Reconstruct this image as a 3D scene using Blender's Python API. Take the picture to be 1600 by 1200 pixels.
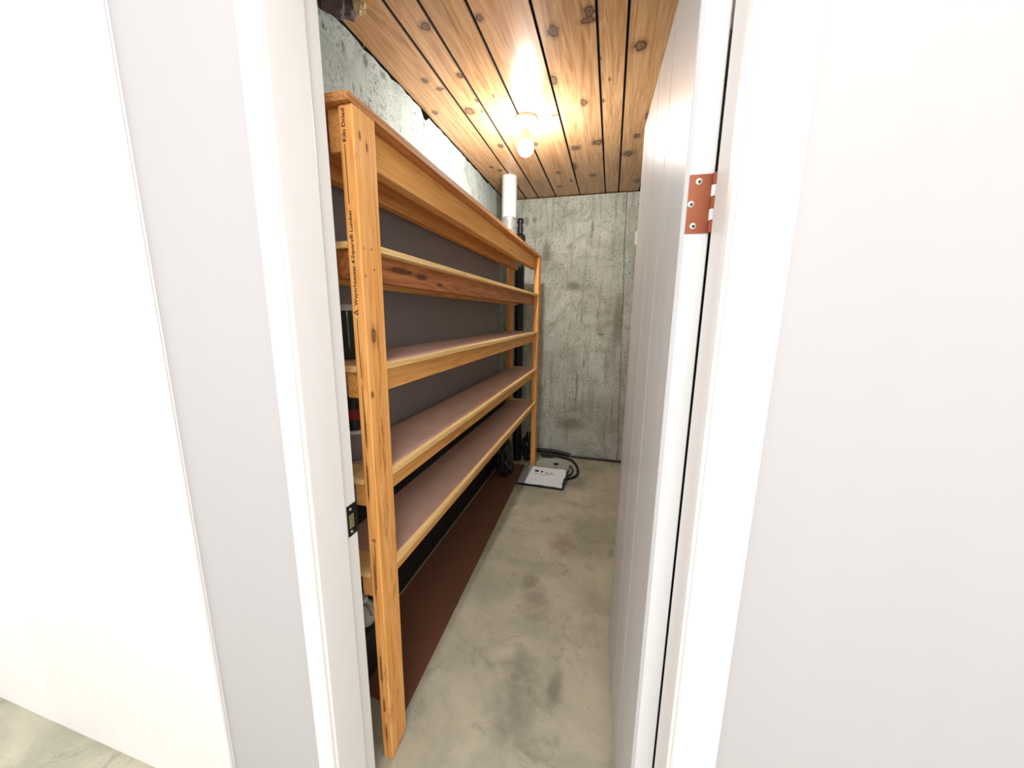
import bpy, bmesh, math, random
from mathutils import Vector, Matrix
for o in list(bpy.data.objects): bpy.data.objects.remove(o, do_unlink=True)
S = bpy.context.scene
C = S.collection
R = random.Random(7)

# ---------------------------------------------------------------- camera
H = 1.365                       # camera height above the cold room floor
cam = bpy.data.cameras.new('camera'); camo = bpy.data.objects.new('camera', cam); C.objects.link(camo)
cam.sensor_fit = 'HORIZONTAL'; cam.sensor_width = 36.0; cam.lens = 566.4 / 1600 * 36.0
cam.clip_start = 0.02; cam.clip_end = 60
rt = Vector((0.96561696, 0.25975507, 0.01054435))
dn = Vector((0.05851276, -0.17763895, -0.98235465))
fw = Vector((-0.25329851, 0.94919529, -0.18673017))
m = Matrix((rt, -dn, -fw)).transposed().to_4x4(); m.translation = (0, 0, H)
camo.matrix_world = m
S.camera = camo

# ---------------------------------------------------------------- light, exposure
S.view_settings.view_transform = 'Standard'; S.view_settings.look = 'None'
S.view_settings.gamma = 1.0; S.view_settings.use_curve_mapping = False
S.view_settings.exposure = 0.55
W = bpy.data.worlds.new('world'); S.world = W; W.use_nodes = True
bg = W.node_tree.nodes['Background']; bg.inputs[0].default_value = (1.0, 0.985, 0.975, 1); bg.inputs[1].default_value = 1.1
BULB = 395.0
def area(name, loc, target, sx, sy, power, col):
    l = bpy.data.lights.new(name, 'AREA'); l.shape = 'RECTANGLE'; l.size = sx; l.size_y = sy; l.energy = power; l.color = col
    o = bpy.data.objects.new(name, l); C.objects.link(o); o.location = loc
    o.rotation_euler = (Vector(target) - Vector(loc)).to_track_quat('-Z', 'Y').to_euler()
    return o
area('hallway_ceiling_light', (0.15, -0.75, 2.42), (0.0, 0.35, 0.9), 0.6, 0.6, 12.0, (1.0, 0.96, 0.92))

# ---------------------------------------------------------------- node helpers
def newmat(name):
    mt = bpy.data.materials.new(name); mt.use_nodes = True
    nt = mt.node_tree; b = nt.nodes['Principled BSDF']
    return mt, nt, b
def N(nt, typ, **kw):
    n = nt.nodes.new(typ)
    for k, v in kw.items():
        if k.startswith('i_'):
            key = k[2:]; key = int(key) if key.isdigit() else key
            s = n.inputs[key]
            if hasattr(v, 'is_output'): nt.links.new(v, s)
            else: s.default_value = v
        else: setattr(n, k, v)
    return n
def math_(nt, op, a, b=None, c=None, clamp=False):
    n = nt.nodes.new('ShaderNodeMath'); n.operation = op; n.use_clamp = clamp
    for i, v in enumerate((a, b, c)):
        if v is None: continue
        if hasattr(v, 'is_output'): nt.links.new(v, n.inputs[i])
        else: n.inputs[i].default_value = v
    return n.outputs[0]
def vmath(nt, op, a, b=None, c=None):
    n = nt.nodes.new('ShaderNodeVectorMath'); n.operation = op
    for i, v in enumerate((a, b, c)):
        if v is None: continue
        if hasattr(v, 'is_output'): nt.links.new(v, n.inputs[i])
        else: n.inputs[i].default_value = v
    return n.outputs['Value'] if op in ('LENGTH', 'DOT_PRODUCT') else n.outputs[0]
def rgba(c): return (c[0], c[1], c[2], 1)
def s2l(*c):                     # 0-255 sRGB to linear
    return tuple(((v / 255) / 12.92 if v / 255 <= 0.04045 else ((v / 255 + 0.055) / 1.055) ** 2.4) for v in c)
def ramp(nt, fac, stops):
    n = nt.nodes.new('ShaderNodeValToRGB'); nt.links.new(fac, n.inputs[0])
    e = n.color_ramp.elements
    while len(e) < len(stops): e.new(0.5)
    for el, (p, c) in zip(e, stops):
        el.position = p; el.color = rgba(c) if not isinstance(c, (int, float)) else (c, c, c, 1)
    return n.outputs[0]
def mix(nt, fac, a, b, mode='MIX'):
    n = nt.nodes.new('ShaderNodeMix'); n.data_type = 'RGBA'; n.blend_type = mode
    for s, v in ((n.inputs[0], fac), (n.inputs[6], a), (n.inputs[7], b)):
        if hasattr(v, 'is_output'): nt.links.new(v, s)
        else: s.default_value = rgba(v) if isinstance(v, tuple) and len(v) == 3 else v
    return n.outputs[2]
def noise(nt, vec, scale=1.0, detail=4, rough=0.55, dist=0.0):
    n = N(nt, 'ShaderNodeTexNoise', i_Scale=scale, i_Detail=detail, i_Roughness=rough, i_Distortion=dist)
    nt.links.new(vec, n.inputs['Vector']); return n.outputs['Fac']
def position(nt): return N(nt, 'ShaderNodeNewGeometry').outputs['Position']
def bump(nt, bsdf, h, strength=0.3, dist=0.002):
    b = N(nt, 'ShaderNodeBump', i_Strength=strength, i_Distance=dist, i_Height=h)
    nt.links.new(b.outputs[0], bsdf.inputs['Normal'])
def blobs(nt, pos, items, jitter=0.25, jscale=30):
    """nearest normalised distance to a list of ellipsoids ((x,y,z),(rx,ry,rz))"""
    jn = math_(nt, 'MULTIPLY', math_(nt, 'SUBTRACT', noise(nt, pos, jscale, 3), 0.5), jitter * 2)
    cur = None
    for c, r in items:
        inv = tuple(1 / v for v in r); off = tuple(-a * b for a, b in zip(c, inv))
        d = vmath(nt, 'LENGTH', vmath(nt, 'MULTIPLY_ADD', pos, inv, off))
        cur = d if cur is None else math_(nt, 'MINIMUM', cur, d)
    return math_(nt, 'ADD', cur, jn)

def wood(name, light, mid, dark, axis=1, rough=0.5, knots=None, knotcol=(0.10, 0.05, 0.025), halo=0.6, vary=0.25, spec=0.4, freq=1.0, wear=None):
    mt, nt, b = newmat(name)
    pos = position(nt)
    rnd = N(nt, 'ShaderNodeObjectInfo').outputs['Random']
    off = vmath(nt, 'SCALE', (3.1, 5.7, 4.3)); off.node.inputs['Scale'].default_value = 1
    nt.links.new(math_(nt, 'MULTIPLY', rnd, 7.0), off.node.inputs['Scale'])
    p = vmath(nt, 'ADD', pos, off)
    s1 = [16 * freq] * 3; s1[axis] = 0.9
    s2 = [60 * freq] * 3; s2[axis] = 2.2
    s3 = [220 * freq] * 3; s3[axis] = 9
    n1 = noise(nt, vmath(nt, 'MULTIPLY', p, tuple(s1)), 1, 3, 0.5, 0.6)
    n2 = noise(nt, vmath(nt, 'MULTIPLY', p, tuple(s2)), 1, 4, 0.6, 0.5)
    n3 = noise(nt, vmath(nt, 'MULTIPLY', p, tuple(s3)), 1, 2, 0.6)
    # annual rings: bands across the grain that wander along it
    ring = math_(nt, 'SINE', math_(nt, 'MULTIPLY', n1, 55.0))
    f = math_(nt, 'ADD', math_(nt, 'MULTIPLY', n2, 0.62), math_(nt, 'ADD', math_(nt, 'MULTIPLY', ring, 0.07), math_(nt, 'MULTIPLY', n3, 0.30)))
    col = ramp(nt, f, [(0.22, dark), (0.42, mid), (0.66, light)])
    tint = math_(nt, 'ADD', 1 - vary / 2, math_(nt, 'MULTIPLY', rnd, vary))
    cc = N(nt, 'ShaderNodeCombineColor'); [nt.links.new(tint, cc.inputs[i]) for i in range(3)]
    col = mix(nt, 1.0, col, cc.outputs[0], 'MULTIPLY')
    if wear:
        wn = noise(nt, vmath(nt, 'MULTIPLY', p, tuple(30 if i != axis else 5 for i in range(3))), 1, 5, 0.7)
        col = mix(nt, ramp(nt, wn, [(0.58, 0.0), (0.72, 0.75)]), col, wear)
    if knots:
        d = math_(nt, 'ADD', blobs(nt, pos, knots, 0.42, 48), math_(nt, 'MULTIPLY', math_(nt, 'SUBTRACT', n2, 0.5), 0.9))
        k = ramp(nt, math_(nt, 'MULTIPLY', d, 0.4), [(0.0, 0.85), (0.14, 0.62), (0.28, 0.97), (0.40, 0.5 * halo), (0.70, 0.0)])
        col = mix(nt, k, col, knotcol)
    nt.links.new(col, b.inputs['Base Color'])
    b.inputs['Roughness'].default_value = rough
    b.inputs['Specular IOR Level'].default_value = spec
    bump(nt, b, f, 0.25, 0.0012)
    return mt

def paint(name, col, rough=0.45, spec=0.5, mottle=0.04, scratch=0.0):
    mt, nt, b = newmat(name); pos = position(nt)
    n = noise(nt, vmath(nt, 'MULTIPLY', pos, (14, 14, 2.5)), 1, 4)
    c = mix(nt, ramp(nt, n, [(0.3, 0.0), (0.7, 1.0)]), tuple(v * (1 - mottle) for v in col), col)
    if scratch:
        sn = noise(nt, vmath(nt, 'MULTIPLY', pos, (160, 160, 3.5)), 1, 3, 0.6)
        c = mix(nt, ramp(nt, sn, [(0.69, 0.0), (0.74, scratch)]), c, (0.93, 0.92, 0.9))
    nt.links.new(c, b.inputs['Base Color']); b.inputs['Roughness'].default_value = rough
    b.inputs['Specular IOR Level'].default_value = spec
    bump(nt, b, noise(nt, vmath(nt, 'MULTIPLY', pos, (45, 45, 6)), 1, 3), 0.12, 0.0015)
    return mt

def plain(name, col, rough=0.5, metal=0.0, spec=0.5, mottle=0.25, scale=40):
    mt, nt, b = newmat(name); pos = position(nt)
    n = noise(nt, pos, scale, 4)
    c = mix(nt, n, tuple(v * (1 - mottle) for v in col), tuple(min(1, v * (1 + mottle)) for v in col))
    nt.links.new(c, b.inputs['Base Color']); b.inputs['Roughness'].default_value = rough
    b.inputs['Metallic'].default_value = metal; b.inputs['Specular IOR Level'].default_value = spec
    return mt

def concrete_wall(name, base, light, stain, axis_h, blots=None, pit=0.6, streak=0.5, stainlo=0.52, bl_col=(0.06, 0.065, 0.06)):
    mt, nt, b = newmat(name); pos = position(nt)
    big = noise(nt, pos, 2.2, 5, 0.6, 0.4)
    col = mix(nt, ramp(nt, big, [(0.35, 0.0), (0.62, 1.0)]), base, light)
    sv = [26, 26, 26]; sv[2] = 2.4
    st = noise(nt, vmath(nt, 'MULTIPLY', pos, tuple(sv)), 1, 5, 0.65)
    col = mix(nt, ramp(nt, st, [(stainlo, 0.0), (stainlo + 0.18, streak)]), col, stain)
    md = noise(nt, vmath(nt, 'ADD', pos, (3, 1, 7)), 4.5, 6, 0.7, 0.6)
    col = mix(nt, ramp(nt, md, [(0.49, 0.0), (0.70, 0.8)]), col, stain)
    sp = noise(nt, vmath(nt, 'MULTIPLY', pos, (70, 70, 42)), 1, 3, 0.7)
    msk = noise(nt, pos, 7, 3, 0.6)
    pits = math_(nt, 'MULTIPLY', ramp(nt, sp, [(0.60, 0.0), (0.68, 1.0)]), ramp(nt, msk, [(0.38, 0.0), (0.54, pit)]))
    col = mix(nt, pits, col, (0.075, 0.08, 0.072))
    sp2 = noise(nt, vmath(nt, 'MULTIPLY', vmath(nt, 'ADD', pos, (4, 6, 2)), (150, 150, 75)), 1, 2, 0.6)
    msk2 = noise(nt, vmath(nt, 'ADD', pos, (2, 2, 5)), 5, 4, 0.65)
    fine = math_(nt, 'MULTIPLY', ramp(nt, sp2, [(0.57, 0.0), (0.66, 1.0)]), ramp(nt, msk2, [(0.36, 0.0), (0.56, 0.9)]))
    col = mix(nt, fine, col, (0.10, 0.105, 0.09))
    lime = noise(nt, vmath(nt, 'MULTIPLY', vmath(nt, 'ADD', pos, (9, 2, 1)), (95, 95, 5)), 1, 3, 0.6)
    col = mix(nt, ramp(nt, lime, [(0.63, 0.0), (0.70, 0.45)]), col, (0.62, 0.63, 0.58))
    if blots:
        d = blobs(nt, pos, blots, 0.3, 40)
        col = mix(nt, ramp(nt, math_(nt, 'MULTIPLY', d, 0.5), [(0.2, 0.62), (0.55, 0.0)]), col, bl_col)
    nt.links.new(col, b.inputs['Base Color']); b.inputs['Roughness'].default_value = 0.9
    b.inputs['Specular IOR Level'].default_value = 0.15
    hgt = math_(nt, 'SUBTRACT', math_(nt, 'MULTIPLY', md, 0.6), math_(nt, 'ADD', pits, math_(nt, 'MULTIPLY', fine, 0.5)))
    bump(nt, b, hgt, 0.5, 0.003)
    return mt

# ---------------------------------------------------------------- mesh helpers
def add_box(bm, x0, x1, y0, y1, z0, z1, bev=0.0, seg=1):
    if x0 > x1: x0, x1 = x1, x0
    if y0 > y1: y0, y1 = y1, y0
    if z0 > z1: z0, z1 = z1, z0
    r = bmesh.ops.create_cube(bm, size=1.0)
    for v in r['verts']:
        v.co = Vector(((x0 + x1) / 2 + v.co.x * (x1 - x0), (y0 + y1) / 2 + v.co.y * (y1 - y0), (z0 + z1) / 2 + v.co.z * (z1 - z0)))
    if bev:
        es = list({e for v in r['verts'] for e in v.link_edges})
        bmesh.ops.bevel(bm, geom=es, offset=bev, segments=seg, affect='EDGES', profile=0.5)
    return bm
def box(*a, **k): return add_box(bmesh.new(), *a, **k)
def add_lathe(bm, prof, seg=24, center=(0, 0, 0), axis='Z', cap=True):
    rings = []
    for r, h in prof:
        ring = []
        for i in range(seg):
            a = 2 * math.pi * i / seg; x, y = r * math.cos(a), r * math.sin(a)
            v = {'Z': (x, y, h), 'Y': (x, h, y), 'X': (h, x, y)}[axis]
            ring.append(bm.verts.new(Vector(center) + Vector(v)))
        rings.append(ring)
    for a, b in zip(rings, rings[1:]):
        for i in range(seg):
            bm.faces.new((a[i], a[(i + 1) % seg], b[(i + 1) % seg], b[i]))
    if cap:
        bm.faces.new(rings[0][::-1]); bm.faces.new(rings[-1])
    return bm
def lathe(*a, **k): return add_lathe(bmesh.new(), *a, **k)
def smoothpath(pts, n=8):
    P = [Vector(p) for p in pts]; out = []
    for i in range(len(P) - 1):
        p0, p1, p2, p3 = P[max(0, i - 1)], P[i], P[i + 1], P[min(len(P) - 1, i + 2)]
        for k in range(n):
            t = k / n
            out.append(0.5 * ((2 * p1) + (p2 - p0) * t + (2 * p0 - 5 * p1 + 4 * p2 - p3) * t * t + (3 * p1 - p0 - 3 * p2 + p3) * t ** 3))
    out.append(P[-1]); return out
def add_tube(bm, pts, r, seg=8, n=8):
    P = smoothpath(pts, n) if n > 1 else [Vector(p) for p in pts]
    up = Vector((0.13, 0.21, 0.97)); rings = []
    for i, p in enumerate(P):
        t = (P[min(i + 1, len(P) - 1)] - P[max(i - 1, 0)]).normalized()
        a = t.cross(up)
        if a.length < 1e-4: a = t.cross(Vector((1, 0, 0)))
        a.normalize(); b = t.cross(a)
        rr = r(i / (len(P) - 1)) if callable(r) else r
        rings.append([bm.verts.new(p + (a * math.cos(2 * math.pi * k / seg) + b * math.sin(2 * math.pi * k / seg)) * rr) for k in range(seg)])
    for a, b in zip(rings, rings[1:]):
        for i in range(seg): bm.faces.new((a[i], a[(i + 1) % seg], b[(i + 1) % seg], b[i]))
    bm.faces.new(rings[0][::-1]); bm.faces.new(rings[-1]); return bm
def tube(*a, **k): return add_tube(bmesh.new(), *a, **k)
def prism(poly, axis, h0, h1, bm=None):
    """extrude a 2-D polygon along an axis; poly in the other two axes' order"""
    bm = bm or bmesh.new()
    def pt(u, v, h): return {'X': (h, u, v), 'Y': (u, h, v), 'Z': (u, v, h)}[axis]
    a = [bm.verts.new(pt(u, v, h0)) for u, v in poly]; b = [bm.verts.new(pt(u, v, h1)) for u, v in poly]
    n = len(poly)
    bm.faces.new(a[::-1]); bm.faces.new(b)
    for i in range(n): bm.faces.new((a[i], a[(i + 1) % n], b[(i + 1) % n], b[i]))
    return bm
def obj(name, bm, mat, parent=None, smooth=False, xform=None):
    if xform is not None: bmesh.ops.transform(bm, matrix=xform, verts=bm.verts)
    bmesh.ops.recalc_face_normals(bm, faces=bm.faces)
    lo = [min(v.co[i] for v in bm.verts) for i in range(3)]; hi = [max(v.co[i] for v in bm.verts) for i in range(3)]
    c = Vector(((lo[0] + hi[0]) / 2, (lo[1] + hi[1]) / 2, lo[2]))
    bmesh.ops.translate(bm, vec=-c, verts=bm.verts)
    me = bpy.data.meshes.new(name); bm.to_mesh(me); bm.free()
    if smooth:
        for p in me.polygons: p.use_smooth = True
        try: me.set_sharp_from_angle(angle=math.radians(40))
        except Exception: pass
    me.materials.append(mat)
    o = bpy.data.objects.new(name, me); C.objects.link(o)
    if parent is not None:
        o.parent = parent; o.location = c - wloc(parent)
    else: o.location = c
    return o
def wloc(o):
    v = Vector(o.location)
    while o.parent is not None: o = o.parent; v += Vector(o.location)
    return v
def empty(name, loc, label=None, cat=None, group=None, kind=None):
    o = bpy.data.objects.new(name, None); C.objects.link(o); o.location = loc; o.empty_display_size = 0.05
    return tag(o, label, cat, group, kind)
def tag(o, label=None, cat=None, group=None, kind=None):
    if label: o['label'] = label
    if cat: o['category'] = cat
    if group: o['group'] = group
    if kind: o['kind'] = kind
    return o
def struct(o, label, cat): return tag(o, label, cat, kind='structure')

# ---------------------------------------------------------------- dimensions
CEIL = 2.396; BACK = 3.417
XL0, XL1 = -0.945, -0.992           # left concrete wall leans back a little: foot, top
WF0, WF1 = 0.562, 0.700             # hallway wall thickness (y)
JL, JR = -0.586, 0.152              # door jamb faces
DH = 2.02                           # opening height

# ---------------------------------------------------------------- materials
M_trim = paint('trim_white_paint', (0.88, 0.865, 0.85), 0.35, 0.4, 0.03)
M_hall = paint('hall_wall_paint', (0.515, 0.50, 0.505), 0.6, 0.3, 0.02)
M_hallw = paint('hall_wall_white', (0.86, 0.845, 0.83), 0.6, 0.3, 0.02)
M_door = paint('door_paint', (0.60, 0.595, 0.60), 0.30, 0.14, 0.10, scratch=0.6)
M_dooredge = paint('door_edge_paint', (0.80, 0.80, 0.81), 0.35, 0.4, 0.05)
M_black = plain('black_metal', (0.018, 0.018, 0.02), 0.4, 0.6)
M_brass = plain('dull_brass', (0.62, 0.52, 0.30), 0.35, 0.9)
M_dark = plain('dark_void', (0.012, 0.012, 0.012), 0.9)
M_copper = plain('copper_hinge', s2l(150, 80, 49), 0.42, 0.25, 0.5, 0.12, 60)
M_screw = plain('screw_metal', (0.55, 0.50, 0.42), 0.35, 0.8)
M_ink = plain('black_ink', (0.02, 0.014, 0.01), 0.8, mottle=0.4, scale=300)
M_hard = None

# ---------------------------------------------------------------- floor
def floor_mat():
    mt, nt, b = newmat('concrete_floor'); pos = position(nt)
    big = noise(nt, pos, 2.6, 6, 0.62, 0.5)
    col = mix(nt, ramp(nt, big, [(0.36, 0.0), (0.64, 1.0)]), s2l(160, 158, 140), s2l(194, 188, 168))
    med = noise(nt, vmath(nt, 'ADD', pos, (5, 3, 0)), 9, 6, 0.7, 0.8)
    col = mix(nt, ramp(nt, med, [(0.54, 0.0), (0.72, 0.55)]), col, s2l(112, 110, 92))
    lt = noise(nt, vmath(nt, 'ADD', pos, (1, 8, 0)), 14, 6, 0.75, 1.0)
    col = mix(nt, ramp(nt, lt, [(0.58, 0.0), (0.72, 0.5)]), col, s2l(200, 190, 165))
    sp = noise(nt, pos, 120, 2, 0.6)
    col = mix(nt, ramp(nt, sp, [(0.66, 0.0), (0.72, 0.5)]), col, s2l(80, 76, 64))
    # grey stain patches on the slab, the last a dark patch beside the flat package
    d = blobs(nt, pos, [((-0.255, 1.02, 0), (0.055, 0.10, 1)), ((-0.26, 1.16, 0), (0.05, 0.06, 1)), ((-0.12, 1.12, 0), (0.02, 0.06, 1)),
                        ((-0.28, 1.52, 0), (0.05, 0.07, 1)), ((-0.33, 1.62, 0), (0.03, 0.05, 1)), ((-0.215, 2.85, 0), (0.09, 0.09, 1))], 1.3, 13)
    col = mix(nt, ramp(nt, math_(nt, 'MULTIPLY', d, 0.4), [(0.15, 0.6), (0.75, 0.0)]), col, s2l(116, 114, 104))
    d2 = blobs(nt, pos, [((-0.21, 2.0, 0), (0.06, 0.09, 1))], 1.2, 16)
    col = mix(nt, ramp(nt, math_(nt, 'MULTIPLY', d2, 0.4), [(0.2, 0.5), (0.7, 0.0)]), col, s2l(128, 100, 78))
    nt.links.new(col, b.inputs['Base Color']); b.inputs['Roughness'].default_value = 0.75; b.inputs['Specular IOR Level'].default_value = 0.25
    bump(nt, b, math_(nt, 'ADD', med, math_(nt, 'MULTIPLY', lt, 0.6)), 0.4, 0.003)
    return mt
fl = obj('floor', box(-2.6, 2.2, -1.6, 3.6, -0.12, 0), floor_mat())
struct(fl, 'bare grey concrete floor with worn and stained patches', 'floor')

# ---------------------------------------------------------------- concrete walls
M_cl = concrete_wall('concrete_left', s2l(156, 168, 165), s2l(180, 191, 187), s2l(126, 136, 131), 1,
    [((-.985, 1.30, 2.31), (.05, .012, .02)), ((-.98, 1.34, 2.20), (.05, .006, .022)), ((-.98, 1.385, 2.215), (.05, .006, .02)), ((-.98, 1.37, 2.16), (.05, .006, .018)),
     ((-.98, 1.43, 2.16), (.05, .010, .045)), ((-.98, 1.52, 2.13), (.05, .006, .012)), ((-.98, 1.55, 2.36), (.05, .03, .02)), ((-.98, 1.43, 2.34), (.05, .02, .03)),
     ((-.98, 1.90, 2.33), (.05, .02, .03)), ((-.98, 1.7, 2.1), (.05, .008, .02)), ((-.98, 1.82, 2.07), (.05, .01, .02)), ((-.98, 1.66, 2.2), (.05, .006, .02))], 0.8, 0.35, 0.56)
bm = bmesh.new(); ny, nz = 90, 30
grid = []
for i in range(ny + 1):
    y = WF1 + (BACK + 0.12 - WF1) * i / ny
    rag = 0.006 + 0.010 * max(0, math.sin(y * 5.1 + 0.6)) * R.random() + 0.006 * R.random()
    if 2.75 < y < 3.2: rag += 0.012 * R.random()
    if 1.88 < y < 1.96: rag += 0.03
    ztop = CEIL - rag
    row = []
    for k in range(nz + 1):
        z = ztop * k / nz
        row.append(bm.verts.new((XL0 + (XL1 - XL0) * z / CEIL + 0.0016 * math.sin(y * 23 + z * 31) * (1 if k < nz else 0) - (0.006 * R.random() if k >= nz - 1 else 0), y, z)))
    row.append(bm.verts.new((XL1 - 0.05, y, ztop - 0.03)))
    row.append(bm.verts.new((XL1 - 0.17, y, ztop - 0.03)))
    row.append(bm.verts.new((XL1 - 0.17, y, 0)))
    grid.append(row)
for a, b in zip(grid, grid[1:]):
    for k in range(len(a) - 1): bm.faces.new((a[k], a[k + 1], b[k + 1], b[k]))
bm.faces.new(grid[0]); bm.faces.new(grid[-1][::-1])
wl = obj('wall_left', bm, M_cl, smooth=True)
struct(wl, 'pitted pale concrete wall behind the shelving with a crumbly top edge', 'wall')

M_cb = concrete_wall('concrete_back', s2l(180, 183, 172), s2l(208, 212, 203), s2l(144, 143, 124), 0,
    [((-.79, BACK, 2.20), (.03, .1, .05)), ((-.72, BACK, 2.21), (.025, .1, .035)), ((-.08, BACK, 1.20), (.035, .1, .014)), ((-.12, BACK, 1.38), (.01, .1, .07)),
     ((-.60, BACK, 1.93), (.05, .1, .12)), ((-.35, BACK, 1.63), (.09, .1, .05)), ((-.32, BACK, .33), (.16, .1, .09)), ((-.22, BACK, .93), (.012, .1, .06)),
     ((.06, BACK, 1.33), (.05, .1, .3)), ((-.20, BACK, 2.12), (.015, .1, .07)), ((-.28, BACK, .72), (.008, .1, .2))], 0.75, 0.6, 0.5, s2l(112, 112, 96))
bm = bmesh.new()
zs = [0.012 + (CEIL - 0.012 - 0.008) * k / 40 for k in range(41)]
def seamx(z): return 0.137 - 0.030 * z + 0.003 * math.sin(z * 9)
cols = [lambda z: -1.16, lambda z: -0.5, lambda z: seamx(z) - 0.004, lambda z: seamx(z) - 0.002, lambda z: seamx(z) + 0.002, lambda z: seamx(z) + 0.004, lambda z: 0.62]
deps = [0, 0, 0, 0.012, 0.012, 0.004, 0.004]
g = [[bm.verts.new((c(z), BACK + d + 0.002 * R.random() * (1 if 0 < k < 40 else 3), z)) for c, d in zip(cols, deps)] for k, z in enumerate(zs)]
for a, b in zip(g, g[1:]):
    for i in range(len(a) - 1): bm.faces.new((a[i], a[i + 1], b[i + 1], b[i]))
bb = [bm.verts.new((x, BACK + 0.2, z)) for x, z in ((-1.16, zs[0]), (0.62, zs[0]), (0.62, zs[-1]), (-1.16, zs[-1]))]
bm.faces.new(bb); bm.faces.new([r[0] for r in g] + [bb[3], bb[0]]); bm.faces.new([r[-1] for r in g] + [bb[2], bb[1]])
bm.faces.new(g[0] + [bb[1], bb[0]]); bm.faces.new(g[-1] + [bb[2], bb[3]])
wb = obj('wall_back', bm, M_cb)
struct(wb, 'stained grey concrete end wall with a vertical form seam', 'wall')
M_cr = concrete_wall('concrete_right', s2l(150, 152, 138), s2l(186, 189, 176), s2l(106, 104, 82), 1)
wr = obj('wall_right', box(0.20, 0.36, WF1 + 0.001, BACK + 0.001, 0, CEIL), M_cr)
struct(wr, 'concrete side wall hidden behind the open door', 'wall')

# ---------------------------------------------------------------- hallway wall with the doorway
bm = bmesh.new()
add_box(bm, -0.925, JL - 0.02, WF0, WF1, 0, 2.62)
add_box(bm, JL - 0.02, JR + 0.02, WF0, WF1, DH + 0.02, 2.62)
add_box(bm, JR + 0.02, 2.2, WF0, WF1, 0, 2.62)
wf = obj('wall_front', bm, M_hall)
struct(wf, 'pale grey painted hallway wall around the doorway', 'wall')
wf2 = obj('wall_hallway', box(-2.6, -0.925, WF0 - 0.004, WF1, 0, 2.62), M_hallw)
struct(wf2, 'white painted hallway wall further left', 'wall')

# ---------------------------------------------------------------- ceiling planks
CK = []
CK = [(-0.512, 1.415, 0.016, 0.02), (-0.27, 1.541, 0.026, 0.033), (-0.133, 1.483, 0.024, 0.03), (-0.138, 1.52, 0.033, 0.018), (0.049, 1.696, 0.027, 0.035), (-0.309, 1.822, 0.017, 0.043), (-0.191, 2.03, 0.019, 0.034), (-0.345, 2.111, 0.02, 0.018), (-0.279, 2.517, 0.031, 0.035), (-0.141, 2.474, 0.033, 0.041), (0.132, 2.228, 0.02, 0.048), (0.082, 2.446, 0.02, 0.03), (0.043, 2.677, 0.035, 0.048), (-0.311, 2.803, 0.02, 0.06), (-0.767, 1.968, 0.028, 0.041), (-0.724, 2.381, 0.019, 0.029), (-0.511, 2.406, 0.021, 0.025), (-0.606, 1.872, 0.006, 0.018), (-0.699, 1.89, 0.008, 0.018), (-0.436, 2.893, 0.018, 0.027), (-0.463, 3.181, 0.023, 0.029), (-0.194, 2.998, 0.025, 0.032), (0.136, 3.194, 0.026, 0.049), (-0.885, 2.681, 0.014, 0.021), (-0.841, 2.751, 0.015, 0.023), (-0.099, 2.038, 0.008, 0.016), (-0.105, 1.73, 0.006, 0.013), (-0.068, 1.876, 0.005, 0.014), (-0.113, 2.715, 0.008, 0.02), (-0.707, 1.983, 0.008, 0.017), (-0.362, 3.077, 0.014, 0.027), (-0.715, 1.405, 0.023, 0.025), (-0.871, 1.688, 0.015, 0.018), (-0.831, 1.758, 0.016, 0.015), (-0.704, 1.693, 0.015, 0.025), (-0.947, 1.939, 0.016, 0.022)]
M_ceil = wood('knotty_pine', s2l(206, 168, 126), s2l(184, 142, 100), s2l(148, 108, 72), 1, 0.27,
              [((x, y, CEIL), (rx * 0.95, ry * 0.95, 0.5)) for x, y, rx, ry in CK], knotcol=s2l(72, 52, 42), halo=0.7, vary=0.16, spec=0.24, freq=0.9)
M_groove = plain('dark_board_edge', (0.035, 0.024, 0.017), 0.8, 0, 0.1, 0.2, 20)
ceil = empty('ceiling', (-0.3, 2.0, CEIL), 'knotty pine tongue and groove plank ceiling', 'ceiling', kind='structure')
seams = [-0.999, -0.800, -0.687, -0.532, -0.323, -0.109, -0.002, 0.165, 0.33]
for a, b in zip(seams, seams[1:]):
    gp = 0.0026; ch = 0.003; t = 0.019
    poly = [(a + gp + ch, CEIL), (b - gp - ch, CEIL), (b - gp, CEIL + ch), (b - gp, CEIL + t), (a + gp, CEIL + t), (a + gp, CEIL + ch)]
    pl = obj('ceiling_plank', prism(poly, 'Y', WF1 + 0.002, BACK + 0.1), M_ceil, ceil)
    pl.data.materials.append(M_groove)      # board edges coloured darker than the faces
    for f in pl.data.polygons:
        if abs(f.normal.x) > 0.3: f.material_index = 1
obj('ceiling_backing', box(-1.18, 0.64, WF1 + 0.002, BACK + 0.2, CEIL + 0.0195, CEIL + 0.06), M_dark, ceil)  # near black backing; shade of the gaps put into its colour

# ---------------------------------------------------------------- door frame and trim
def trim(n, bm, label, mat=M_trim, parent=None):
    o = obj('trim_%d' % n, bm, mat); return struct(o, label, 'trim')
CY0 = 0.547
def casing(x_in, x_out, z1=DH + 0.06):
    s = 1 if x_out > x_in else -1; w = abs(x_out - x_in)
    prof = [(0, WF0), (0, CY0 + 0.007), (0.003, CY0 + 0.003), (0.008, CY0 + 0.001), (w - 0.010, CY0), (w - 0.003, CY0 + 0.002), (w, CY0 + 0.007), (w, WF0)]
    poly = [(x_in + s * u, y) for u, y in prof]
    return prism(poly, 'Z', 0.0, z1)
trim(1, casing(JL + 0.006, -0.623), 'white painted door casing on the left of the doorway')
trim(2, casing(JR - 0.006, 0.214), 'white painted door casing on the right of the doorway')
hd = box(-0.623, 0.214, CY0, WF0, DH + 0.06, DH + 0.12, bev=0.002)
trim(3, hd, 'white head casing above the doorway')
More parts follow.
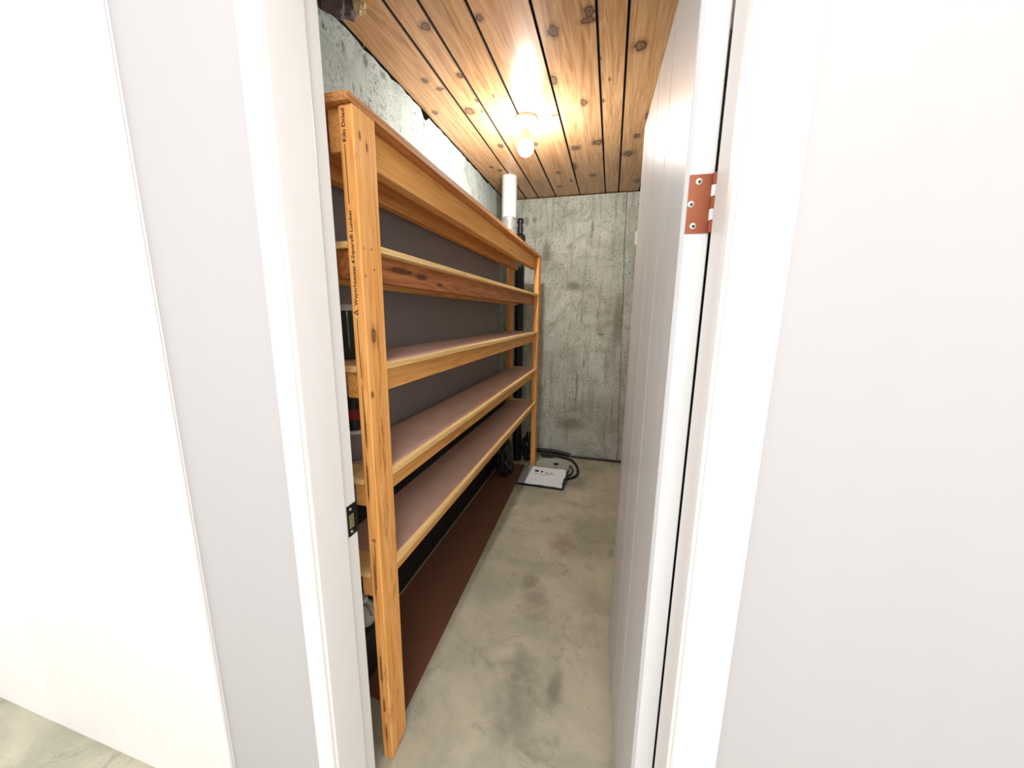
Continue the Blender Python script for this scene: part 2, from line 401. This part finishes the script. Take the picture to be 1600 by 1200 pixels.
jl = trim(4, box(JL - 0.02, JL, WF0 - 0.001, WF1 + 0.001, 0, DH, bev=0.0012), 'white left door jamb with a black strike plate')
jr = trim(5, box(JR, JR + 0.02, WF0 - 0.001, WF1 + 0.001, 0, DH, bev=0.0012), 'white right door jamb along the hinge side')
trim(6, box(JL - 0.02, JR + 0.02, WF0 - 0.001, WF1 + 0.001, DH, DH + 0.02), 'white head jamb over the doorway')
obj('door_stop', box(JL, JL + 0.010, WF0, 0.655, 0, DH, bev=0.002, seg=2), M_trim, jl)
obj('door_stop', box(JR - 0.0105, JR, WF0, 0.655, 0, DH, bev=0.002, seg=2), M_trim, jr)
# strike plate: leaf on the rebate, lip bent round the room edge
sp = obj('strike_plate', box(JL, JL + 0.0018, 0.668, 0.7012, 0.828, 0.908), M_black, jl)
tag(sp, 'black metal strike plate')
obj('strike_lip', box(JL - 0.012, JL + 0.0018, 0.7012, 0.703, 0.842, 0.894), M_black, sp)
obj('latch_hole', box(JL + 0.0018, JL + 0.0024, 0.673, 0.689, 0.848, 0.884, bev=0.0002), M_brass, sp)
for z in (0.838, 0.897): obj('screw', lathe([(0.0001, 0), (0.0042, 0), (0.0036, 0.0012), (0.0001, 0.0014)], 12, (JL + 0.0018, 0.680, z), 'X', cap=False), M_screw, sp)
# neighbouring white casing and door at the far left of the hallway wall
trim(7, box(-0.985, -0.923, CY0, WF0 - 0.004, 0, DH + 0.06, bev=0.003), 'white casing of the next doorway at the far left')
d2 = obj('door_2', box(-1.72, -0.985, CY0 + 0.008, WF0 - 0.004, 0.01, DH + 0.02, bev=0.002), M_trim)
struct(d2, 'plain white closet door at the far left of the hallway', 'door')

# ---------------------------------------------------------------- the open board door
DX, DY = 0.1438, 0.680              # hinge corner (x of the far face, y of the hinge edge)
TH = 0.0430; DW = 0.712; DT = 1.972; PHI = math.radians(2.5)
door = empty('door_1', (DX, DY, 0.012), 'glossy grey white board door standing open into the cold room', 'door', kind='structure')
XF = Matrix.Translation((DX, DY, 0)) @ Matrix.Rotation(PHI, 4, 'Z') @ Matrix.Translation((-DX, -DY, 0))
FX = DX - TH
obj('door_core', box(FX + 0.006, DX, DY, DY + DW, 0.012, DT, bev=0.0015), M_dooredge, door, xform=XF)
yb = [0.0, 0.228, 0.415, 0.598, DW]
for i, (a, b) in enumerate(zip(yb, yb[1:])):
    a0 = DY + a + (0.0 if i == 0 else 0.0012); b0 = DY + b - (0.0 if i == 3 else 0.0012); c = 0.002
    poly = [(FX, a0 + c), (FX + c, a0), (FX + 0.006, a0), (FX + 0.006, b0), (FX + c, b0), (FX, b0 - c)]
    obj('door_board', prism(poly, 'Z', 0.012, DT), M_door, door, xform=XF)
def hinge(z0, z1):
    hg = obj('hinge', box(FX + 0.007, DX - 0.002, DY - 0.0016, DY + 0.0004, z0, z1), M_copper, door, xform=XF)
    tag(hg, 'copper coloured butt hinge')
    n = 5; hgt = (z1 - z0) / n
    for k in range(n):
        zz = z0 + k * hgt
        obj('knuckle', lathe([(0.0052, zz + 0.0006), (0.0052, zz + hgt - 0.0006)], 12, (DX + 0.0012, DY - 0.0052, 0)), M_copper if k % 2 == 0 else M_trim, hg, smooth=True)
    for z, dx in ((z1 - 0.011, 0.021), ((z0 + z1) / 2, 0.012), (z0 + 0.011, 0.018)):
        s = obj('screw', lathe([(0.0052, 0), (0.0050, -0.0010), (0.0020, -0.0015), (0.0018, -0.0008), (0.0001, -0.0008)], 14, (FX + dx, DY - 0.0016, z), 'Y', cap=False), M_screw, hg, xform=XF)
        s.data.materials.append(M_dark)
        for f in s.data.polygons[-28:]: f.material_index = 1      # the driver recess
    return hg
hinge(1.498, 1.586); hinge(0.20, 0.288)
lt = obj('edge_latch', box(FX - 0.006, FX + 0.012, DY + DW - 0.006, DY + DW + 0.006, 1.608, 1.654, bev=0.002), M_trim, door, xform=XF)
tag(lt, 'small white latch plate on the free edge')

# ---------------------------------------------------------------- shelving unit
PX0, PX1 = -0.611, -0.573
FIR = (s2l(248, 192, 120), s2l(238, 170, 92), s2l(204, 132, 64))
M_post = wood('post_fir', s2l(246, 188, 116), s2l(234, 164, 88), s2l(196, 124, 60), 2, 0.6,
    [((PX1, .798, 1.310), (.03, .011, .026)), ((PX1, .778, 1.162), (.03, .006, .010)), ((PX1, .788, 1.76), (.02, .004, .010)), ((PX1, .812, 1.745), (.02, .004, .012)),
     ((PX1, .779, 1.516), (.02, .0025, .003)), ((PX1, .808, 1.518), (.02, .0025, .003)), ((PX1, .814, 1.471), (.02, .0025, .003)), ((PX1, .780, 1.454), (.02, .0025, .003)),
     ((-.598, .765, .93), (.003, .012, .05)), ((-.597, .765, .62), (.003, .012, .07)), ((-.596, .765, .33), (.004, .012, .06)), ((-.594, .765, .2), (.004, .012, .03)), ((-.592, .765, .1), (.003, .012, .03)), ((-.594, .765, 1.07), (.003, .012, .05))],
    knotcol=s2l(84, 42, 22), vary=0.08, wear=s2l(150, 92, 44))
M_rail = wood('rail_fir', *FIR, 1, 0.55, None, vary=0.12)
M_rail2 = wood('rail_streaked_fir', s2l(206, 138, 84), s2l(176, 106, 60), s2l(96, 52, 28), 1, 0.55,
    [((-.611, 1.0, 1.49), (.03, .06, .008)), ((-.611, 1.12, 1.483), (.03, .03, .006)), ((-.611, 1.25, 1.47), (.03, .02, .006))], knotcol=s2l(60, 28, 16), vary=0.05, freq=0.7)
M_edge = wood('shelf_edge_ply', s2l(246, 214, 156), s2l(234, 194, 130), s2l(202, 154, 94), 1, 0.6, None, vary=0.06, freq=2.0)
M_topedge = wood('top_board_ply', s2l(216, 160, 100), s2l(190, 128, 74), s2l(140, 88, 48), 1, 0.6, None, vary=0.05, freq=2.0)
M_end = wood('end_grain', s2l(214, 150, 84), s2l(196, 128, 62), s2l(150, 92, 42), 0, 0.65, None, vary=0.1)
M_hard = plain('dusty_hardboard', s2l(190, 158, 146), 0.8, 0, 0.25, 0.14, 9)
M_panel = plain('grey_hardboard', s2l(140, 134, 136), 0.6, 0, 0.3, 0.12, 6)
U0, U1 = 0.768, 3.018
unit = empty('shelving_unit', (-0.705, (U0 + U1) / 2, 0), 'long five tier orange fir shelving unit along the left concrete wall', 'shelving unit')
PD = 0.080
def post(x0, x1, y0, y1, z1, front=False):
    bm = box(x0, x1, y0, y1, 0, z1, bev=0.003, seg=2)
    if front:      # rotted, broken foot
        for v in bm.verts:
            if v.co.z < 0.02:
                if v.co.y > (y0 + y1) / 2: v.co.z += 0.022
                v.co.x += 0.003 if v.co.x < (x0 + x1) / 2 else -0.003
    return obj('post', bm, M_post, unit)
fp = post(PX0, PX1, U0, U0 + PD, 1.817, True)
post(PX0, PX1, U1 - PD, U1, 1.817)
post(-0.838, -0.800, U0, U0 + PD, 1.817); post(-0.838, -0.800, U1 - PD, U1, 1.817)
levels = [1.836, 1.532, 1.234, 0.930, 0.647]
for i, zt in enumerate(levels):
    bt = 0.018 if i == 0 else 0.015
    rh = 0.090 if i == 0 else 0.070
    zb = zt - bt; zr = zb - rh
    if i == 0: poly = [(-0.842, U0 - 0.012), (-0.574, U0 - 0.012), (-0.574, U1 + 0.004), (-0.842, U1 + 0.004)]
    else:
        q = 0.0012
        poly = [(-0.800 + q, U0), (PX0 - q, U0), (PX0 - q, U0 + PD + q), (-0.5745, U0 + PD + q)]
        nn = 14          # the loaded front edge is no longer quite straight
        ph = i * 1.7
        for k in range(1, nn):
            t = k / nn; poly.append((-0.5745 + 0.0025 * math.sin(9 * t + ph) * math.sin(math.pi * t), U0 + PD + (U1 - U0 - 2 * PD) * t))
        poly += [(-0.5745, U1 - PD - q), (PX0 - q, U1 - PD - q), (PX0 - q, U1), (-0.800 + q, U1)]
    sb = obj('shelf_board', prism(poly, 'Z', zb, zt), M_topedge if i == 0 else M_edge, unit)
    if i: obj('hardboard_cover', box(-0.798, PX0 + 0.020, U0 + PD + 0.004, U1 - PD - 0.004, zt, zt + 0.0032), M_hard, sb)
    else: obj('hardboard_cover', box(-0.83, -0.59, U0 + 0.02, U1 - 0.02, zt, zt + 0.0032), M_hard, sb)
    fr = obj('front_rail', box(PX0 - 0.038, PX0, U0 + 0.012, U1 - 0.008, zr, zb, bev=0.002), M_rail2 if i == 1 else M_rail, unit)
    obj('rear_rail', box(-0.800, -0.762, U0 + 0.012, U1 - 0.008, zr, zb, bev=0.002), M_rail, unit)
bp = obj('back_panel', box(-0.8445, -0.8385, U0 + 0.01, 2.755, 0.70, 1.80), M_panel, unit)
tag(bp, 'dark grey hardboard back panel')
# lettering stamped up the front face of the near post
FY = U0 - 0.0004
def lettering(text, z0, z1, xc, height, parent):
    cu = bpy.data.curves.new('lettering', 'FONT'); cu.body = text; cu.size = 1.0; cu.extrude = 0.0; cu.offset = 0.018; cu.resolution_u = 2
    to = bpy.data.objects.new('lettering_source', cu); C.objects.link(to)
    bpy.context.view_layer.update()
    me = bpy.data.meshes.new_from_object(to.evaluated_get(bpy.context.evaluated_depsgraph_get()))
    bpy.data.objects.remove(to, do_unlink=True); bpy.data.curves.remove(cu)
    xs = [v.co.x for v in me.vertices]; x0, x1 = min(xs), max(xs); k = (z1 - z0) / (x1 - x0)
    bm = bmesh.new(); bm.from_mesh(me); bpy.data.meshes.remove(me)
    for v in bm.verts:
        v.co = Vector((xc - (v.co.y - 0.35) * height, FY, z0 + (v.co.x - x0) * k))
    return obj('lettering', bm, M_ink, parent)
lettering('Kiln Dried', 1.742, 1.808, -0.5985, 0.0135, fp)
lettering('Weyerhaeuser 4-Square\u00ae Lumber', 1.383, 1.600, -0.597, 0.0125, fp)
def stamp_line(z0, z1, xa, xb):
    bm = bmesh.new(); w = 0.0009
    vs = [bm.verts.new(p) for p in ((xa - w, FY, z0), (xa + w, FY, z0), (xb + w, FY, z1), (xb - w, FY, z1))]
    bm.faces.new(vs); obj('stamped_line', bm, M_ink, fp)
stamp_line(1.612, 1.736, -0.597, -0.5985); stamp_line(1.205, 1.352, -0.5955, -0.597); stamp_line(0.60, 0.742, -0.592, -0.590); stamp_line(1.045, 1.185, -0.594, -0.5955)
def triangle(zc, xc, r):
    bm = bmesh.new(); o_, i_ = [], []
    for a in (90, 210, 330):
        c, s = math.cos(math.radians(a)), math.sin(math.radians(a))
        # rotated with the writing: tree shape points left (text "up")
        o_.append(bm.verts.new((xc - s * r, FY, zc + c * r))); i_.append(bm.verts.new((xc - s * r * 0.5, FY, zc + c * r * 0.5)))
    for k in range(3): bm.faces.new((o_[k], o_[(k + 1) % 3], i_[(k + 1) % 3], i_[k]))
    obj('tree_mark', bm, M_ink, fp)
triangle(1.367, -0.597, 0.0085); triangle(0.754, -0.591, 0.008)

# ---------------------------------------------------------------- lamp on the ceiling
LX, LY = -0.500, 2.105
lamp = empty('ceiling_lamp', (LX, LY, CEIL - 0.2), 'lit white bulb in a round ceiling lampholder between the pine planks', 'lamp')
M_porc = plain('porcelain', (0.82, 0.80, 0.76), 0.3, mottle=0.03)
obj('lampholder', lathe([(0.0001, CEIL - 0.001), (0.062, CEIL - 0.001), (0.062, CEIL - 0.010), (0.056, CEIL - 0.022), (0.030, CEIL - 0.034), (0.028, CEIL - 0.048), (0.0001, CEIL - 0.048)], 32, (LX, LY, 0), cap=False), M_porc, lamp, smooth=True)
mt, nt, b = newmat('glowing_bulb'); b.inputs['Base Color'].default_value = (1, 1, 1, 1)
b.inputs['Emission Color'].default_value = (1.0, 0.965, 0.925, 1); b.inputs['Emission Strength'].default_value = BULB
BZ = CEIL - 0.185
dome = [(0.0001, 0.0), (0.014, 0.002), (0.026, 0.008), (0.036, 0.019), (0.042, 0.034), (0.043, 0.048), (0.040, 0.062), (0.036, 0.070)]
obj('bulb', lathe([(r, BZ + h) for r, h in dome], 28, (LX, LY, 0), cap=False), mt, lamp, smooth=True)
neck = [(0.0365, 0.0695), (0.031, 0.086), (0.024, 0.106), (0.019, 0.120), (0.018, 0.140), (0.0001, 0.140)]
obj('bulb_housing', lathe([(0.0001, BZ + 0.0695)] + [(r, BZ + h) for r, h in neck], 28, (LX, LY, 0), cap=False), M_porc, lamp, smooth=True)  # opaque upper half added to keep bulb light off the ceiling

# ---------------------------------------------------------------- pipes by the far end
M_pvc = plain('white_pvc', s2l(206, 212, 212), 0.35, mottle=0.05)
M_clear = plain('grey_coupling', s2l(140, 146, 146), 0.4, mottle=0.1)
M_abs = plain('black_abs', (0.012, 0.012, 0.015), 0.4, mottle=0.3)
pp = empty('vent_pipe', (-0.806, 2.885, 1.8395), 'white plastic vent pipe rising from the top shelf to the ceiling', 'pipe')
obj('pipe', lathe([(0.057, 1.95), (0.057, CEIL - 0.0005)], 28, (-0.806, 2.885, 0)), M_pvc, pp, smooth=True)
obj('coupling', lathe([(0.062, 1.8395), (0.062, 2.098), (0.0585, 2.101), (0.0571, 2.101)], 28, (-0.806, 2.885, 0)), M_clear, pp, smooth=True)
for z in (2.02, 2.085): obj('hose_clamp', lathe([(0.0622, z - 0.006), (0.0635, z - 0.006), (0.0635, z + 0.006), (0.0622, z + 0.006)], 28, (-0.806, 2.885, 0), cap=False), M_screw, pp, smooth=True)
bpz = empty('drain_pipe', (-0.795, 3.20, 0), 'black plastic drain pipe standing between the shelving end and the back wall', 'pipe')
obj('pipe', lathe([(0.040, 0.0), (0.040, 1.98)], 24, (-0.795, 3.20, 0)), M_abs, bpz, smooth=True)
obj('collar', lathe([(0.046, 1.95), (0.046, 2.03), (0.03, 2.05)], 24, (-0.795, 3.20, 0)), M_abs, bpz, smooth=True)
obj('stub', lathe([(0.021, 2.03), (0.021, 2.13), (0.028, 2.135), (0.030, 2.155), (0.024, 2.172)], 20, (-0.795, 3.20, 0)), M_abs, bpz, smooth=True)

# ---------------------------------------------------------------- white flat package leaning on the cables
M_pack = plain('white_card', s2l(226, 232, 236), 0.45, mottle=0.02)
M_packg = plain('grey_card', s2l(150, 152, 160), 0.5, mottle=0.04)
M_packd = plain('dark_navy_edge', s2l(26, 30, 46), 0.5, mottle=0.2)
PKG = [Vector((-0.672, 2.685, 0.012)), Vector((-0.286, 2.680, 0.012)), Vector((-0.270, 2.905, 0.078)), Vector((-0.632, 2.915, 0.078))]
def pk(u, v, h=0.0):
    a = PKG[0].lerp(PKG[1], u); b = PKG[3].lerp(PKG[2], u); p = a.lerp(b, v)
    n = (PKG[1] - PKG[0]).cross(PKG[3] - PKG[0]).normalized()
    return p + n * h
def pslab(us, vs, h0, h1, rag=0.0, n=1):
    bm = bmesh.new(); pts = []
    for k in range(n): pts.append((us[0] + (us[1] - us[0]) * k / n, vs[0] + R.uniform(0, rag)))
    for k in range(n): pts.append((us[1] - R.uniform(0, rag), vs[0] + (vs[1] - vs[0]) * k / n))
    for k in range(n): pts.append((us[1] - (us[1] - us[0]) * k / n, vs[1] - R.uniform(0, rag)))
    for k in range(n): pts.append((us[0], vs[1] - (vs[1] - vs[0]) * k / n))
    a = [bm.verts.new(pk(u, v, h0)) for u, v in pts]; b = [bm.verts.new(pk(u, v, h1)) for u, v in pts]
    bm.faces.new(a[::-1]); bm.faces.new(b)
    for i in range(len(pts)): bm.faces.new((a[i], a[(i + 1) % len(pts)], b[(i + 1) % len(pts)], b[i]))
    return bm
pkg = empty('flat_package', (-0.47, 2.79, 0.0), 'flat white package with dark edges lying on the floor by the far shelf post', 'package')
obj('tray', pslab((0, 1), (0, 1), -0.010, 0.003), M_packd, pkg)
obj('side_band', pslab((0.012, 0.16), (0.035, 0.99), 0.003, 0.006), M_packg, pkg)
sh = obj('white_sheet', pslab((0.16, 0.975), (0.03, 0.985), 0.003, 0.007, 0.035, 9), M_pack, pkg)
M_smudge = plain('faded_print', s2l(140, 146, 152), 0.6, mottle=0.3, scale=120)
def mark(us, vs, mat, tri=False):
    bm = bmesh.new(); h = 0.0074
    pts = [(us[0], vs[1]), (us[1], vs[1]), ((us[0] + us[1]) / 2, vs[0])] if tri else [(us[0], vs[0]), (us[1], vs[0]), (us[1], vs[1]), (us[0], vs[1])]
    bm.faces.new([bm.verts.new(pk(u, v, h)) for u, v in pts]); obj('printed_mark', bm, mat, sh)
mark((0.25, 0.345), (0.68, 0.78), M_ink); mark((0.385, 0.46), (0.64, 0.76), M_ink, True)
for k in range(6): mark((0.51 + k * 0.033, 0.535 + k * 0.033), (0.62 + 0.02 * (k % 2), 0.73 - 0.03 * (k % 3)), M_smudge)
mark((0.25, 0.62), (0.555, 0.575), M_smudge)
# pale lid under the back edge, on which the package rests
lid = empty('sump_lid', (-0.46, 3.0, 0), 'pale green grey plastic lid behind the flat white package', 'lid')
M_lid = plain('pale_lid', s2l(168, 174, 166), 0.5, mottle=0.1)
obj('cover', lathe([(0.0001, 0.0), (0.150, 0.0), (0.152, 0.050), (0.146, 0.058), (0.12, 0.058), (0.115, 0.054), (0.0001, 0.054)], 32, (-0.43, 3.04, 0), cap=False), M_lid, lid, smooth=True)
obj('lid_knob', lathe([(0.02, 0.054), (0.024, 0.060), (0.012, 0.064)], 16, (-0.40, 3.06, 0)), M_abs, lid, smooth=True)

# ---------------------------------------------------------------- cables at the foot of the back wall
M_cab = plain('black_rubber', (0.010, 0.010, 0.011), 0.5, mottle=0.3)
c1 = obj('black_tube', tube([(-0.60, 3.365, 0.012), (-0.5, 3.368, 0.012), (-0.40, 3.35, 0.012), (-0.29, 3.30, 0.012), (-0.235, 3.20, 0.012), (-0.205, 3.08, 0.012), (-0.21, 2.97, 0.012), (-0.27, 2.89, 0.012), (-0.36, 2.87, 0.012)], 0.011, 8, 8), M_cab, smooth=True)
tag(c1, 'thick black cable curling from the back wall to the white package', 'cable', 'cables on the floor')
c2 = obj('black_tube', tube([(-0.58, 3.32, 0.012), (-0.48, 3.31, 0.012), (-0.38, 3.24, 0.012), (-0.29, 3.16, 0.012), (-0.252, 3.08, 0.010), (-0.262, 2.98, 0.008), (-0.31, 2.92, 0.008)], 0.007, 8, 8), M_cab, smooth=True)
tag(c2, 'thin black cable curving around the pale lid', 'cable', 'cables on the floor')
c3 = obj('black_tube', tube([(-0.30, 3.392, 0.012), (-0.1, 3.396, 0.011), (0.1, 3.394, 0.012), (0.25, 3.397, 0.011), (0.42, 3.395, 0.012)], 0.010, 8, 8), M_cab, smooth=True)  # black tube added as the dark gap line at the wall foot
tag(c3, 'black tube drawn as the dark gap along the back wall foot behind the door', 'cable', 'cables on the floor')
c4 = obj('black_tube', tube([(-0.64, 3.39, 0.045), (-0.52, 3.393, 0.048), (-0.42, 3.393, 0.042), (-0.34, 3.393, 0.03), (-0.31, 3.39, 0.02)], 0.018, 8, 8), M_cab, smooth=True)
tag(c4, 'black cable bunched against the back wall behind the far shelf post', 'cable', 'cables on the floor')

# ---------------------------------------------------------------- brown hardboard sheet lying on the floor under the shelves
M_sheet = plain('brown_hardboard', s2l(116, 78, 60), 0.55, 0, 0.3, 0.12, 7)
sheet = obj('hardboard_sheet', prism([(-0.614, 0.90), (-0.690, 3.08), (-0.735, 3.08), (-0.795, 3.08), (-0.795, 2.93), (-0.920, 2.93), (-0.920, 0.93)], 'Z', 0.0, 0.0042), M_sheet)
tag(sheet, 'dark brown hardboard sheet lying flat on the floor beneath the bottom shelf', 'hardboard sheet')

M_blacksheet = plain('black_sheet', (0.022, 0.019, 0.017), 0.8, 0, 0.2, 0.3, 12)  # flat black sheet over the wall foot below the bottom shelf
tp = obj('black_wall_sheet', prism([(-0.934, 0.0), (-0.938, 0.0), (-0.953, 0.76), (-0.949, 0.76)], 'Y', 0.80, 3.30), M_blacksheet)
tag(tp, 'black sheet standing against the wall foot behind the shelving', 'tar paper')

# ---------------------------------------------------------------- dark plastic bag under the far end of the shelves
def lump(cx, cy, r, h, seed, mat, name):
    rr = random.Random(seed); bm = bmesh.new()
    bmesh.ops.create_icosphere(bm, subdivisions=3, radius=1.0)
    ph = [rr.uniform(0, 6) for _ in range(6)]
    for v in bm.verts:
        d = v.co.normalized()
        k = 1 + 0.14 * math.sin(7 * d.x + ph[0]) * math.sin(6 * d.y + ph[1]) + 0.10 * math.sin(13 * d.z + 9 * d.x + ph[2]) + 0.03 * rr.uniform(-1, 1)
        z = d.z * k
        v.co = Vector((cx + d.x * k * r[0], cy + d.y * k * r[1], max(0.0, h * 0.5 + z * h * 0.5)))
    return obj(name, bm, mat)
M_bag = plain('black_bag_plastic', (0.016, 0.016, 0.018), 0.28, mottle=0.3)
tag(lump(-0.69, 3.21, (0.055, 0.10), 0.28, 3, M_bag, 'plastic_bag'), 'crumpled black plastic bag standing behind the far shelf post', 'bag', 'black plastic bags')
b2 = lump(-0.80, 2.79, (0.075, 0.085), 0.34, 9, M_bag, 'plastic_bag'); b2.location.z += 0.0042
tag(b2, 'bulging black plastic bag on the brown hardboard sheet under the far shelves', 'bag', 'black plastic bags')

# ---------------------------------------------------------------- jars and bottles seen between the jamb and the near post
M_jar = plain('dark_green_glass', s2l(58, 66, 60), 0.12, mottle=0.2)
M_lidw = plain('white_tin', s2l(220, 222, 218), 0.35, mottle=0.05)
M_red = plain('red_label', s2l(150, 40, 30), 0.5, mottle=0.2)
M_blk = plain('black_plastic', (0.015, 0.015, 0.016), 0.4)
M_wpl = plain('milky_plastic', s2l(196, 200, 184), 0.45, mottle=0.08)
j = empty('glass_jar', (-0.728, 0.895, 1.2375), 'dark green glass jar on the middle shelf behind the near post', 'jar')
z = 1.2375
obj('jar_body', lathe([(0.040, z), (0.043, z + 0.006), (0.043, z + 0.10), (0.036, z + 0.125), (0.033, z + 0.135)], 24, (-0.728, 0.895, 0)), M_jar, j, smooth=True)
obj('jar_lid', lathe([(0.037, z + 0.135), (0.037, z + 0.150), (0.034, z + 0.153)], 24, (-0.728, 0.895, 0)), M_lidw, j, smooth=True)
z = 0.934
j = empty('bottle', (-0.728, 0.895, z), 'black bottle with red label and white collar on the second lowest shelf', 'bottle')
obj('bottle_body', lathe([(0.038, z), (0.041, z + 0.005), (0.041, z + 0.075), (0.038, z + 0.082)], 24, (-0.728, 0.895, 0)), M_panel, j, smooth=True)
obj('collar', lathe([(0.0415, z + 0.082), (0.0415, z + 0.090), (0.036, z + 0.092)], 24, (-0.728, 0.895, 0)), M_lidw, j, smooth=True)
obj('neck', lathe([(0.034, z + 0.092), (0.032, z + 0.13), (0.030, z + 0.185)], 24, (-0.728, 0.895, 0)), M_blk, j, smooth=True)
obj('red_label', lathe([(0.0337, z + 0.125), (0.0325, z + 0.155)], 24, (-0.728, 0.895, 0), cap=False), M_red, j, smooth=True)
bx = empty('storage_box', (-0.862, 1.025, 0.0045), 'black lidded box under the near end of the shelving', 'box')
obj('box_body', box(-0.925, -0.80, 0.95, 1.10, 0.0045, 0.18, bev=0.006), M_blk, bx)
obj('box_lid', box(-0.929, -0.796, 0.946, 1.104, 0.18, 0.198, bev=0.004), M_blk, bx)
jg = empty('small_jug', (-0.85, 1.02, 0.198), 'small milky plastic jug standing on the black lidded box', 'jug')
z = 0.198
obj('jug_body', lathe([(0.036, z), (0.040, z + 0.006), (0.040, z + 0.055), (0.020, z + 0.085), (0.014, z + 0.09)], 20, (-0.85, 1.02, 0)), M_wpl, jg, smooth=True)
obj('jug_cap', lathe([(0.016, z + 0.09), (0.016, z + 0.108)], 16, (-0.85, 1.02, 0)), M_lidw, jg, smooth=True)
obj('jug_handle', tube([(-0.814, 1.012, z + 0.045), (-0.80, 1.005, z + 0.06), (-0.807, 1.0, z + 0.085), (-0.835, 1.01, z + 0.088)], 0.005, 8, 6), M_wpl, jg, smooth=True)

# ---------------------------------------------------------------- grimy bundle and thread where ceiling meets the left wall
M_grime = plain('grimy_insulation', s2l(92, 80, 84), 0.9, mottle=0.5, scale=60)
M_tuft = plain('yellowed_foam', s2l(196, 184, 140), 0.9, mottle=0.3, scale=60)
tf = empty('insulation_tuft', (-0.91, 1.24, 2.33), 'grimy tuft of insulation at the ceiling edge above the near shelf end', 'insulation')
def small_lump(c, r, seed):
    rr = random.Random(seed); bm = bmesh.new(); bmesh.ops.create_icosphere(bm, subdivisions=3, radius=1.0)
    for v in bm.verts:
        k = 1 + 0.25 * math.sin(5 * v.co.x + seed) * math.sin(6 * v.co.y + 2 * seed) + rr.uniform(-0.12, 0.12)
        v.co = Vector((c[0] + v.co.x * r[0] * k, c[1] + v.co.y * r[1] * k, c[2] + v.co.z * r[2] * k))
    return bm
obj('dark_clump', small_lump((-0.935, 1.215, 2.375), (0.055, 0.05, 0.032), 3), M_grime, tf)
obj('foam_scrap', small_lump((-0.875, 1.24, 2.375), (0.020, 0.022, 0.022), 5), M_tuft, tf)
obj('hanging_thread', tube([(-0.872, 1.245, 2.36), (-0.88, 1.27, 2.335), (-0.895, 1.29, 2.30), (-0.93, 1.31, 2.285)], 0.0009, 5, 6), M_tuft, tf)
